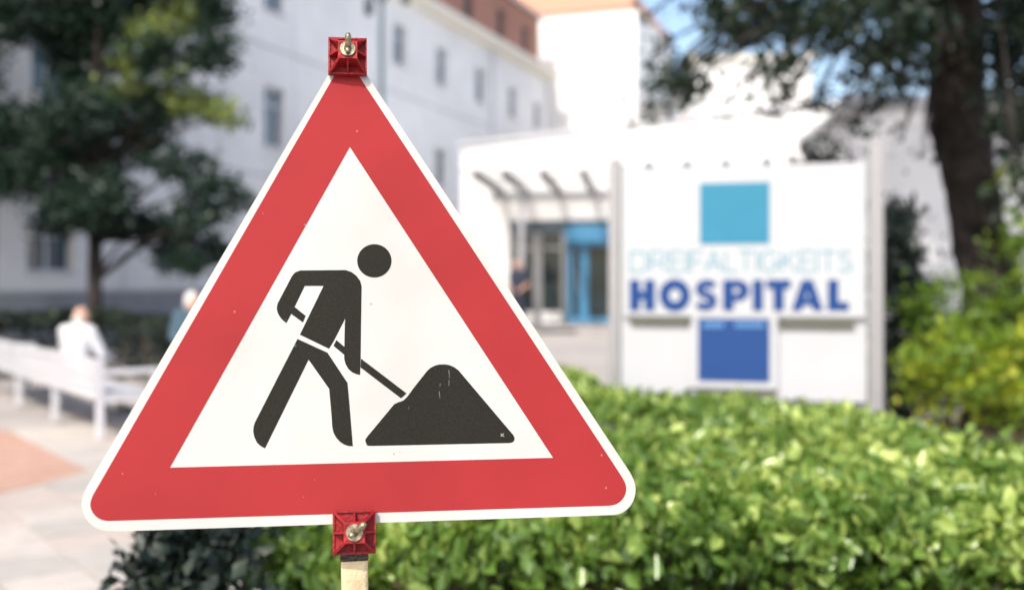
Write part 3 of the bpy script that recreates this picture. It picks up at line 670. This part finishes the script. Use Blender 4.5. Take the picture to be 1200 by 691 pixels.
for x0, x1, yt, yb in ((739, 808, 371, 380), (912, 1001, 374.5, 383.5), (818, 909, 455, 465)):  # dark strips colour in the shadow gaps beneath the proud panels
    A = brect(x0, x1, yt, yb, .03); MB().box((A[0], -.045, A[2]), (A[1], -.0102, min(A[3], uv0-.003) if yb < 400 else A[3]-.003)).build('shadow_gap_strip', M['shadow_gap_strip'], nb)
A = brect(811, 911, 371, 455, .055); cpz1 = uv0 - .003
MB().bbox((A[0], -.062, A[2]), (A[1], -.0105, cpz1), .004).build('centre_panel', M['sign_white'], nb)
A = brect(820, 902, 214, 286, .062); MB().box((A[0], -.0635, A[2]), (A[1], -.0605, A[3])).build('light_blue_square', M['sign_lightblue'], nb)
B = brect(818, 902, 373, 447, .064); MB().box((B[0], -.0655, B[2]), (B[1], -.0625, min(B[3], cpz1-.004))).build('dark_blue_square', M['sign_blue'], nb)
# top rail with its little fixings
A = brect(728, 905, 190, 193, .0); rl = MB().box((A[0], -.02, v1+.012), (A[1], .0, v1+.03)).build('top_rail', M['alu'], nb)
for x in (761, 806, 851, 899):
    u = BP(x, HY, 0)[0]; MB().tube([(u, -.055, v1+.021), (u, -.021, v1+.021)], .032, 12).build('bolt', M['dark_metal'], rl)
# lettering
def arc(cx, cy, rx, ry, a0, a1, n=20): return [(cx+rx*math.cos(R(a0+(a1-a0)*i/n)), cy-ry*math.sin(R(a0+(a1-a0)*i/n))) for i in range(n+1)]
def ribbon(path, w):
    L_, R_ = [], []
    for i, p in enumerate(path):
        d = Vector(path[min(i+1, len(path)-1)]) - Vector(path[max(i-1, 0)]); d.normalize(); n = Vector((-d.y, d.x))*w/2
        L_.append((p[0]+n.x, p[1]+n.y)); R_.append((p[0]-n.x, p[1]-n.y))
    return L_ + R_[::-1]
def letter(loops, mat, w0, w1, name='letter', par=nb):
    MB().plate([BP.L(lp, -0.0) if False else [BP(x, y, w1) for x, y in lp] for lp in loops], -w0, -w1).build(name, M[mat], par)
T, Bm, sw = 327.6, 364.0, 12.4                          # top, bottom, stroke of HOSPITAL
def top(x): return T - (x-866)*.002
def H(x0, x1): m = (T+Bm)/2; return [[(x0,T),(x0+sw,T),(x0+sw,m-5),(x1-sw,m-5),(x1-sw,T),(x1,T),(x1,Bm),(x1-sw,Bm),(x1-sw,m+5),(x0+sw,m+5),(x0+sw,Bm),(x0,Bm)]]
glyphs = [H(737.5, 767.5), [arc(790.8, 345.8, 18.4, 19.2, 0, 350, 35), arc(790.8, 345.8, 6.6, 7.4, 0, 350, 35)],
          [ribbon(arc(828.2, 338.4, 8.6, 6.5, 20, 262, 18) + arc(826.6, 352.4, 9.0, 6.8, 82, -160, 18), 9.4)],
          [[(847.0,T),(865,T)] + arc(864, 340.2, 14.2, 12.6, 88, -90, 14) + [(859.9,352.6),(859.9,Bm),(847.0,Bm)], [(859.5,336.6),(863,336.6)] + arc(863, 340.3, 3.6, 3.6, 80, -80, 8) + [(863,344),(859.5,344)]],
          [[(881.8,T),(894.2,T),(894.2,Bm),(881.8,Bm)]], [[(898.3,T),(926.5,T),(926.5,T+10.6),(918.6,T+10.6),(918.6,Bm),(906.2,Bm),(906.2,T+10.6),(898.3,T+10.6)]],
          [[(939.6,T),(952.4,T),(965,Bm),(952.8,Bm),(950.9,Bm-6.5),(941.3,Bm-6.5),(939.3,Bm),(927.3,Bm)], [(946,341.5),(948.2,349.2),(943.9,349.2)]],
          [[(970.0,T),(982.4,T),(982.4,Bm-10.4),(994.6,Bm-10.4),(994.6,Bm),(970.0,Bm)]]]
for gl in glyphs: letter(gl, 'sign_text', .0602, .066)
def skel(c):                                            # thin single-line capitals in a unit box
    S_ = {'D': [[(0,0),(0,1),(.45,1)] + [(.45+.4*math.sin(t), .5+.5*math.cos(t)) for t in np.linspace(.2, 2.94, 9)] + [(.45,0),(0,0)]],
          'R': [[(0,0),(0,1),(.5,1),(.72,.9),(.76,.74),(.72,.58),(.5,.48),(0.06,.48)], [(.42,.44),(.8,0)]], 'E': [[(.65,1),(0,1),(0,0),(.65,0)], [(.06,.52),(.55,.52)]], 'I': [[(0,0),(0,1)]],
          'F': [[(.65,1),(0,1),(0,0)], [(.06,.5),(.55,.5)]], 'A': [[(0,0),(.42,1),(.84,0)], [(.2,.34),(.64,.34)]], 'L': [[(0,1),(0,0),(.6,0)]], 'T': [[(0,1),(.74,1)], [(.37,.95),(.37,0)]],
          'G': [[(.45+.45*math.cos(t), .5+.5*math.sin(t)) for t in np.linspace(.7, 6.0, 16)] + [(.9,.45),(.55,.45)]], 'K': [[(0,0),(0,1)], [(.68,1),(.05,.48)], [(.2,.54),(.74,0)]],
          'S': [[(.62,.86),(.5,.97),(.32,1),(.12,.94),(.05,.76),(.14,.6),(.34,.52),(.55,.43),(.65,.25),(.58,.08),(.36,0),(.16,.03),(.02,.16)]]}
    return S_[c], max(x for s in S_[c] for x, _ in s)
word = 'DREIFALTIGKEITS'; wd = [skel(c)[1] for c in word]; HGT = 23.5; gap = .20; tot = sum(wd)+gap*(len(word)-1)-.20; sx = (998-739)/tot; x = 739
for c, w in zip(word, wd):
    k = MB(); i = 0
    for s_ in skel(c)[0]:
        path = [Vector((x+p[0]*sx, 318.3-(x-739)*.002-p[1]*HGT)) for p in s_]
        for a_, b_ in zip(path[:-1], path[1:]):
            e_ = (b_-a_).normalized()*.9; lp_ = ribbon([tuple(a_-e_), tuple(b_+e_)], 2.5)
            k.plate([[BP(g_, h_, .062) for g_, h_ in lp_]], -.0602, -.0618-i*.00008); i += 1
    k.build('letter', M['sign_pale'], nb); x += (w+gap-{'L': .12, 'F': .08}.get(c, 0))*sx
for x0, x1, n in ((824, 848.5, 5), (861, 896, 7)):      # two small words, too blurred to read
    st = (x1-x0)/n
    for i in range(n):
        A = brect(x0+i*st+.5, x0+(i+1)*st-.7, 377.3, 383.6, .066); MB().box((A[0], -.0672, A[2]), (A[1], -.0656, A[3])).build('small_letter', M['sign_small'], nb)

# ---------------------------------------------------------------- bench
def bench_point(s, t): return Vector((-4.15, 10.7)) + E1*s + E2*t
bp0 = bench_point(0, 0); yb = math.atan2(E1.y, E1.x)     # local x runs along the bench away to the left, local y points from the seat front (away) back to us
be = thing('bench', 'long white slatted bench with its back to the camera', 'bench', (bp0.x, bp0.y, 0), (0, 0, yb))
LBN = 5.4; SG = -1                                       # facing direction is local -y
for x in (.05, 1.8, 3.6, LBN-.05):
    l = MB(); l.bbox((x-.05, -.06, 0), (x+.05, .0, .80), .006); l.bbox((x-.04, -.56, 0), (x+.04, -.49, .42), .006); l.bbox((x-.04, -.49, .36), (x+.04, -.06, .42), .006)
    l.build('leg', M['metal_white'], be)
for k in range(4): z = .40 + k*.105; MB().bbox((.0, .002, z), (LBN, .028, z+.088), .005).build('back_slat', M['metal_white'], be)
for k in range(5): y = -.12 - k*.10; MB().bbox((0, y-.04, .425), (LBN, y+.045, .455), .005).build('seat_slat', M['metal_white'], be)
for x in (.05, LBN-.05):
    r_ = MB(); r_.bbox((x-.05, -.62, .64), (x+.05, -.065, .69), .008); r_.bbox((x-.03, -.60, .46), (x+.03, -.55, .64), .006); r_.build('armrest', M['metal_white'], be)

# ---------------------------------------------------------------- people
def remeshed(mb, name, mat, parent, vox=.009, smooth=4):
    o = mb.build(name, mat, None)
    r = o.modifiers.new('r', 'REMESH'); r.mode = 'VOXEL'; r.voxel_size = vox; r.use_smooth_shade = True
    s_ = o.modifiers.new('s', 'SMOOTH'); s_.iterations = smooth; s_.factor = .5
    dg = bpy.context.evaluated_depsgraph_get(); me = bpy.data.meshes.new_from_object(o.evaluated_get(dg)); me.name = name
    if not me.materials: me.materials.append(mat)
    o.modifiers.clear(); old = o.data; o.data = me; bpy.data.meshes.remove(old); o.name = name
    me.polygons.foreach_set('use_smooth', [True]*len(me.polygons)); o.parent = parent
    return o
def cap(mb, p, r0, q, r1):
    p, q = Vector(p), Vector(q); mb.tube([p, p.lerp(q, .5), q], [r0, (r0+r1)/2, r1], 12); mb.ellipsoid(p, (r0,)*3, 12, 8); mb.ellipsoid(q, (r1,)*3, 12, 8)
def hand(mb, wrist, d, n, thumb_side):                  # palm, four fingers of unequal length, thumb from the side of the palm
    w = Vector(wrist); d = Vector(d).normalized(); n = Vector(n).normalized(); s = d.cross(n).normalized()*thumb_side
    for k in range(4): cap(mb, w + s*(.018-.012*k)*.6, .014, w + d*.085 + s*(.030-.019*k), .011)
    for k, L in enumerate((.070, .080, .074, .058)):
        b = w + d*.088 + s*(.030-.0195*k); m = b + d*L*.5 - n*.008; cap(mb, b, .0095, m, .009); cap(mb, m, .009, m + (d*.75-n*.65).normalized()*L*.5, .0078)
    b = w + d*.03 + s*.026; m = b + (d*.6+s*.8).normalized()*.04; cap(mb, b, .013, m, .0105); cap(mb, m, .0105, m + (d*.95+s*.1-n*.2).normalized()*.032, .009)
def person(label, loc, rotz, J, mats, hair='short', sleeves='long', group=None):
    t = thing('person', label, 'person', loc, (0, 0, rotz))
    hd = Vector(J['head']); b = MB()
    def limb(m, a, ra, c, rc): cap(m, J[a], ra, J[c], rc)
    # body
    b.ellipsoid(hd, (.074, .094, .118), 20, 14); b.ellipsoid(hd + Vector((0, .028, -.052)), (.056, .066, .066), 16, 10)
    cap(b, hd + Vector((0, .088, .005)), .010, hd + Vector((0, .112, -.026)), .015)                       # nose
    cap(b, hd + Vector((-.022, .094, -.066)), .008, hd + Vector((.022, .094, -.066)), .008)              # lips
    cap(b, hd + Vector((-.042, .078, .030)), .012, hd + Vector((.042, .078, .030)), .012)                # brow
    for s in (-1, 1): b.ellipsoid(hd + Vector((s*.076, -.005, -.01)), (.012, .024, .034), 10, 8)
    cap(b, J['neck'], .060, hd + Vector((0, -.012, -.07)), .052)
    def torso(m, g):
        cap(m, J['neck'], .060+g*.4, J['chest'], .115+g); pe, ch = Vector(J['pelvis']), Vector(J['chest'])
        for x in (-.07, .07): cap(m, ch+Vector((x, 0, 0)), .112+g, pe+Vector((x*.8, 0, .10)), .105+g); cap(m, pe+Vector((x*.8, 0, .10)), .105+g, pe+Vector((x, 0, -.02)), .115+g)
        for s in 'lr': cap(m, J['neck'], .052+g*.5, J['sh_'+s], .066+g)
    torso(b, 0)
    for s in 'lr':
        limb(b, 'sh_'+s, .060, 'el_'+s, .043); limb(b, 'el_'+s, .043, 'wr_'+s, .029)
        hand(b, J['wr_'+s], Vector(J['wr_'+s])-Vector(J['el_'+s]) if ('hd_'+s) not in J else J['hd_'+s], J.get('hn_'+s, (0, .2, 1)), 1 if s == 'l' else -1)
        limb(b, 'hip_'+s, .092, 'kn_'+s, .060); limb(b, 'kn_'+s, .058, 'an_'+s, .040); limb(b, 'an_'+s, .042, 'toe_'+s, .034)
    bo = remeshed(b, 'body', M['skin'], t, .009)
    # clothes follow the body
    c = MB(); torso(c, .016)
    for s in 'lr':
        cap(c, J['sh_'+s], .080, Vector(J['sh_'+s]).lerp(Vector(J['el_'+s]), 1. if sleeves == 'long' else .75), .062)
        if sleeves == 'long': cap(c, J['el_'+s], .061, Vector(J['el_'+s]).lerp(Vector(J['wr_'+s]), .93), .045)
    remeshed(c, 'shirt', mats['shirt'], t, .014, 6)
    c = MB(); pe = Vector(J['pelvis'])
    for x in (-.06, .06): cap(c, pe+Vector((x, 0, .04)), .128, pe+Vector((x, 0, -.02)), .135)
    for s in 'lr': cap(c, J['hip_'+s], .112, J['kn_'+s], .080); cap(c, J['kn_'+s], .078, Vector(J['kn_'+s]).lerp(Vector(J['an_'+s]), .94), .066)
    remeshed(c, 'trousers', mats['trousers'], t, .014, 6)
    for s in 'lr':
        c = MB(); a, z = Vector(J['an_'+s]), Vector(J['toe_'+s]); cap(c, a-Vector((0, 0, .01)), .05, a.lerp(z, .5), .047); cap(c, a.lerp(z, .5), .047, z, .042); cap(c, a-Vector((0, .03, .03)), .045, a, .046)
        o = remeshed(c, 'shoe', M['shoe'], t, .012, 3)
    h = MB()
    if hair == 'short':
        h.ellipsoid(hd + Vector((0, -.030, .018)), (.081, .082, .100), 18, 12); h.ellipsoid(hd + Vector((0, -.045, -.03)), (.072, .062, .065), 16, 10)
    elif hair == 'full':
        h.ellipsoid(hd + Vector((0, -.022, .032)), (.092, .098, .108), 18, 12); h.ellipsoid(hd + Vector((0, -.05, -.035)), (.088, .072, .085), 16, 10)
        for s in (-1, 1): h.ellipsoid(hd + Vector((s*.066, -.005, .005)), (.032, .052, .072), 12, 8)
    else:
        h.ellipsoid(hd + Vector((0, -.045, -.025)), (.079, .058, .056), 16, 10)
    remeshed(h, 'hair', mats['hair'], t, .010, 3)
    for s in (-1, 1): MB().ellipsoid(hd + Vector((s*.030, .084, .010)), (.010, .008, .007), 10, 8).build('eye', M['eye'], t, True)
    return t
SIT = dict(pelvis=(0,0,.56), chest=(0,.01,.90), neck=(0,.02,1.05), head=(0,.06,1.17), sh_l=(-.185,.01,1.0), sh_r=(.185,.01,1.0), el_l=(-.26,.08,.74), el_r=(.26,.10,.74), wr_l=(-.16,.30,.66), wr_r=(.17,.32,.66),
           hip_l=(-.095,.03,.555), hip_r=(.095,.03,.555), kn_l=(-.14,.44,.52), kn_r=(.14,.45,.52), an_l=(-.14,.43,.10), an_r=(.14,.46,.10), toe_l=(-.15,.58,.045), toe_r=(.15,.61,.045),
           hd_l=(.35,.9,-.15), hd_r=(-.35,.9,-.15))
pm = bench_point(1.85, .28)
person('seated person in a white shirt on the bench, seen from behind', (pm.x, pm.y, 0), math.atan2(E2.y, E2.x) - math.pi/2 + R(22), {k: (v[0]*1.22, v[1], v[2]) for k, v in SIT.items()},
       dict(shirt=M['shirt_white'], trousers=M['cloth_beige'], hair=M['hair_grey']), 'fringe')
def STAND(h, lean=0.):
    k = h/1.72
    d = dict(pelvis=(0,0,.95), chest=(0,.0+lean*.3,1.27), neck=(0,.005+lean*.45,1.44), head=(0,.035+lean*.7,1.59), sh_l=(-.18,lean*.4,1.40), sh_r=(.18,lean*.4,1.40), el_l=(-.25,-.01+lean*.4,1.12), el_r=(.25,.0+lean*.4,1.12),
             wr_l=(-.20,.20+lean,1.02), wr_r=(.21,.18+lean,.98), hip_l=(-.09,0,.92), hip_r=(.09,0,.92), kn_l=(-.10,.03,.50), kn_r=(.10,.0,.50), an_l=(-.10,-.02,.09), an_r=(.10,-.05,.09), toe_l=(-.12,.13,.045), toe_r=(.12,.10,.045))
    return {a: tuple(c*k for c in v) for a, v in d.items()}
pe_ = P(608, HY, 24.5)
person('standing person in dark navy clothes near the entrance column', (pe_.x, 24.5, ground_z(24.5) - .03), R(150), STAND(1.62), dict(shirt=M['cloth_navy'], trousers=M['cloth_navy'], hair=M['hair_brown']), 'fringe', 'short')
pw = P(224, HY, 12.8)
person('white-haired person in a teal top half hidden behind the warning sign', (pw.x, 12.8, 0), R(215), STAND(1.44, .04), dict(shirt=M['cloth_teal'], trousers=M['cloth_navy'], hair=M['hair_grey']), 'full')

# ---------------------------------------------------------------- warning sign in the foreground
TILT = R(12); YAW = R(9)
c0 = P(415, 345, 1.74)
s0 = Plane(c0, YAW, TILT); ub = s0(415, 623)[0]
foot = c0 + s0.u*ub; foot = foot - s0.v*(foot.z/s0.v.z); foot.z = 0
WS = Plane(foot, YAW, TILT)
ws = thing('warning_sign', 'red and white triangular roadworks warning sign on a cream post', 'traffic sign', foot, WS.rot)
PY = -.034                                               # the plate's face stands this far in front of the post axis
def wl_(pts): return [WS(x, y, 0) for x, y in pts]
PLC = Plane(foot + WS.n*(-PY), YAW, TILT)
def pl(pts): return [PLC(x, y) for x, y in pts]
def zz(ox, oy, s, pts): return [(ox+x/s, oy+y/s) for x, y in pts]
def smooth_loop(pts, it=2):
    for _ in range(it):
        out = []
        for i in range(len(pts)):
            a, b = Vector(pts[i]), Vector(pts[(i+1) % len(pts)])
            if (b-a).length > 22: out += [tuple(a), tuple(b)] if it == 0 else [tuple(a + (b-a)*(2/(b-a).length)), tuple(b - (b-a)*(2/(b-a).length))]
            else: out += [tuple(a.lerp(b, .25)), tuple(a.lerp(b, .75))]
        pts = out
    return pts
outer = [(383,90.7),(100.2,572.9),(95.6,584),(95.4,594),(98.5,604),(104.5,612.5),(112,618.2),(122,621.6),(135,622.2),(670,604.6),(722,602.8),(731,599.5),(738.5,593),(743.4,584),(745.2,574),(743.8,564.5),(739.3,554.7),(430.2,88.6),(424,76),(416,68),(407,65.5),(397,69),(389.5,79)]
redo = [(390.7,90.7),(108.2,581),(105.6,589),(106.3,596),(110.5,603),(117,608),(125,610),(160,608.9),(670,593.4),(716,592),(724,589.7),(730.3,584),(733.8,576),(733.6,567.5),(729.3,559.1),(421.6,90.7),(417,83),(411,78.5),(405,78.3),(398,81)]
inner = [(410,172.5),(199.3,547.5),(648,536)]
MB().plate([pl(smooth_loop(outer, 2))], .003, 0, True).build('plate', M['film_white'], ws).location = (0, PY, 0)
def film(name, loops, mat, h=.00035):
    o = MB().plate(loops, .0, -h).build(name, mat, ws); o.location = (0, PY, 0); return o
film('red_border', [pl(smooth_loop(redo, 2)), pl(inner)], M['film_red'])
A1, A2, A3 = (310, 280, 5.756), (290, 380, 4.606), (410, 410, 5.76)
pict_body = (zz(*A1, [(240,212),(545,209),(585,222),(620,248),(645,282),(655,320)]) + zz(*A2, [(613,0),(611,180),(608,272),(588,268),(565,258),(545,240),(530,215),(523,190),(522,175),(525,0)]) + zz(*A1, [(545,535),(466,690)]) +
             zz(*A2, [(440,131),(283,55)]) + zz(*A1, [(238,645),(398,316),(272,316),(203,458),(278,518),(259,562),(180,505),(148,566),(128,552),(108,530),(92,505),(84,480),(83,458),(88,435),(185,250),(205,226)]))
film('figure_body', [pl(pict_body)], M['film_black'])
film('figure_head', [pl([(438.7+20.1*math.cos(2*math.pi*i/48), 305.6+19.5*math.sin(2*math.pi*i/48)) for i in range(48)])], M['film_black'])
film('figure_legs', [pl(zz(*A2, [(270,78),(432,152),(540,315),(548,400),(569,656),(545,655),(522,647),(500,633),(480,612),(465,585),(457,550),(455,505),(441,347),(330,190),(95,668),(72,656),(52,638),(38,610),(31,580),(33,550),(40,528)]))], M['film_black'])
film('spade_handle', [pl(zz(*A2, [(480,84),(524,121),(522,163),(464,115)]))], M['film_black'])
film('spade_handle', [pl(zz(*A2, [(613,184)]) + zz(*A3, [(383,292),(345,325),(72,117)]))], M['film_black'])
film('earth_heap', [pl(zz(*A3, [(104,612),(106,598),(120,580),(300,364),(325,352),(350,345),(370,332),(388,313),(410,284),(430,256),(520,142),(545,119),(575,104),(605,97),(640,96),(672,101),(705,115),(735,138),(760,168),(1105,575),(1112,595),(1108,612),(1096,622),(1078,626),(132,646),(115,642)]))], M['film_black'])
km = MB()
for i, s_ in enumerate([[(587.3,507.6),(587.3,511.4)], [(590.6,507.7),(587.9,509.5)], [(588.3,509.6),(590.8,511.3)]]):
    km.plate([pl(ribbon(s_, .55))], 0, -.0005-.00004*i)
o = km.build('maker_mark', M['film_white'], ws); o.location = (0, PY, 0)
for x0, y0, x1, y1, w in ((526.0, 433, 526.6, 443, .8), (526.2, 445, 526.0, 452, .7), (514.6, 458, 515.4, 466.5, .7), (516, 449, 515.2, 453, .6)):
    o = MB().plate([pl([(x0-w/2, y0), (x0+w/2, y0+.4), (x1+w/2, y1), (x1-w/4, y1-.3)])], 0, -.00046).build('scratch', M['scuff'], ws); o.location = (0, PY, 0)
# post, square tube with rounded edges, and its rubber foot
tc, bc = PLC(407.3, 69.5), PLC(415, 623)
pd = Vector((tc[0]-bc[0], 0, tc[1]-bc[1])); pd.normalize()
bot = Vector((bc[0], 0, bc[1])) - pd*(bc[1]-.03); LP = (Vector((tc[0], 0, tc[1]))-bot).length + .022
Mx = Matrix.Translation(bot) @ Matrix((pd.cross(Vector((0, 1, 0)))*-1, Vector((0, 1, 0)), pd)).transposed().to_4x4()
if Mx.to_3x3().determinant() < 0: Mx = Matrix.Translation(bot) @ Matrix((pd.cross(Vector((0, 1, 0))), Vector((0, 1, 0)), pd)).transposed().to_4x4()
pp = MB().bbox((-.0205, -.021, 0), (.0205, .021, LP), .007, Mx).build('post', M['post'], ws, True)
MB().bbox((-.0218, -.0225, bc[1]-.075), (.0218, .0223, bc[1]+.01), .0065, Mx).build('clamp_shadow_band', M['shadow_band'], ws, True)  # dark mottled collar, paints the clamp's shadow onto the post
fo = MB().bbox((-.40, -.22, 0), (.40, .22, .11), .02); fb_ = fo.build('foot', M['rubber'], ws)
fb_.rotation_euler = WS.rot.to_matrix().inverted().to_euler()
fb_.rotation_euler = (WS.rot.to_matrix().inverted() @ Euler((0, 0, YAW)).to_matrix()).to_euler()
# clamps
def clamp(c, w, h, wing, name='clamp'):
    k = MB(); a, b = w/2, h/2; D = .030
    y0 = -.004
    k.bbox((-a, y0-.006, -b), (a, y0, b), .0015)                                           # base flange
    bx = .24*w; bz = .24*h; f = y0-.006
    # boss with sloping sides (truncated pyramid)
    k.add([(-bx,f-D,-bz),(bx,f-D,-bz),(bx,f-D,bz),(-bx,f-D,bz),(-bx*1.12,f+.0005,-bz*1.12),(bx*1.12,f+.0005,-bz*1.12),(bx*1.12,f+.0005,bz*1.12),(-bx*1.12,f+.0005,bz*1.12)],
          [(0,1,2,3),(0,4,5,1),(1,5,6,2),(2,6,7,3),(3,7,4,0)])
    def rib(x0, z0, x1, z1, t):                                                            # fin from the boss top down to the flange edge
        d = Vector((x1-x0, 0, z1-z0)).normalized(); n = Vector((-d.z, 0, d.x))*t/2
        A_, B_ = Vector((x0, 0, z0)), Vector((x1, 0, z1)); hi = Vector((0, f-D*1.0, 0)); lo = Vector((0, f-.004, 0)); ba = Vector((0, f+.0005, 0))
        vs = [A_+n+ba, A_-n+ba, B_-n+ba, B_+n+ba, A_+n+hi, A_-n+hi, B_-n+lo, B_+n+lo]
        k.add(vs, [(0,1,2,3),(4,7,6,5),(0,4,5,1),(1,5,6,2),(2,6,7,3),(3,7,4,0)])
    for sx_ in (-1, 1):
        for sz_ in (-1, 1): rib(sx_*bx*.9, sz_*bz*.9, sx_*a*.95, sz_*b*.95, .004)
    rib(-bx*.9, 0, -a*.97, 0, .003); rib(bx*.9, 0, a*.97, 0, .003); rib(0, -bz*.9, 0, -b*.97, .003); rib(0, bz*.9, 0, b*.97, .003)
    for s_ in (-1, 1):                                                                     # raised rim
        k.box((-a, f-.004, s_*b - (.003 if s_ > 0 else 0)), (a, f+.0005, s_*b + (0 if s_ > 0 else .003)))
        k.box((s_*a - (.003 if s_ > 0 else 0), f-.0035, -b+.003), (s_*a + (0 if s_ > 0 else .003), f+.0005, b-.003))
    o = k.build(name, M['clamp_red'], ws); o.location = (c[0], PY, c[1])
    m = MB(); ring = [(0, f-D-.0005, 0), (0, f-D-.004, 0)]
    n = 24; r0, r1 = .0062, .0125                                                          # washer ring
    vs = []; 
    for yy in (f-D-.0002, f-D-.0032):
        for r in (r0, r1): vs += [(r*math.cos(2*math.pi*i/n), yy, r*math.sin(2*math.pi*i/n)) for i in range(n)]
    fs = []
    for i in range(n):
        j = (i+1) % n; fs += [(2*n+i, 2*n+j, 3*n+j, 3*n+i), (n+i, 3*n+i, 3*n+j, n+j), (i, j, 2*n+j, 2*n+i)]
    m.add(vs, fs); wa = m.build('washer', M['zinc'], o)
    m = MB(); m.tube([(0, f-D+.002, 0), (0, f-D-.007, 0)], [.0058, .0052], 12)
    d = Vector((math.sin(wing), 0, math.cos(wing)))
    m.tube([Vector((0, f-D-.005, 0)), d*.008+Vector((0, f-D-.010, 0)), d*.017+Vector((0, f-D-.015, 0)), d*.021+Vector((0, f-D-.016, 0))], [.0045, .0046, .005, .003], 10)
    m.tube([Vector((0, f-D-.005, 0)), -d*.005+Vector((0, f-D-.008, 0)), -d*.009+Vector((0, f-D-.010, 0))], [.0042, .0042, .003], 10)
    m.build('wing_bolt', M['zinc'], o, True)
u0, v0 = PLC(384.5, 70); u1, v1_ = PLC(429.5, 70); vt, vb = PLC(407, 48)[1], PLC(407, 90.5)[1]
clamp(tc, u1-u0, vt-vb, R(2))
u0, _ = PLC(390, 623); u1, _ = PLC(440, 623); vt, vb = PLC(415, 597.5)[1], PLC(415, 648.5)[1]
clamp(bc, u1-u0, vt-vb, R(50))
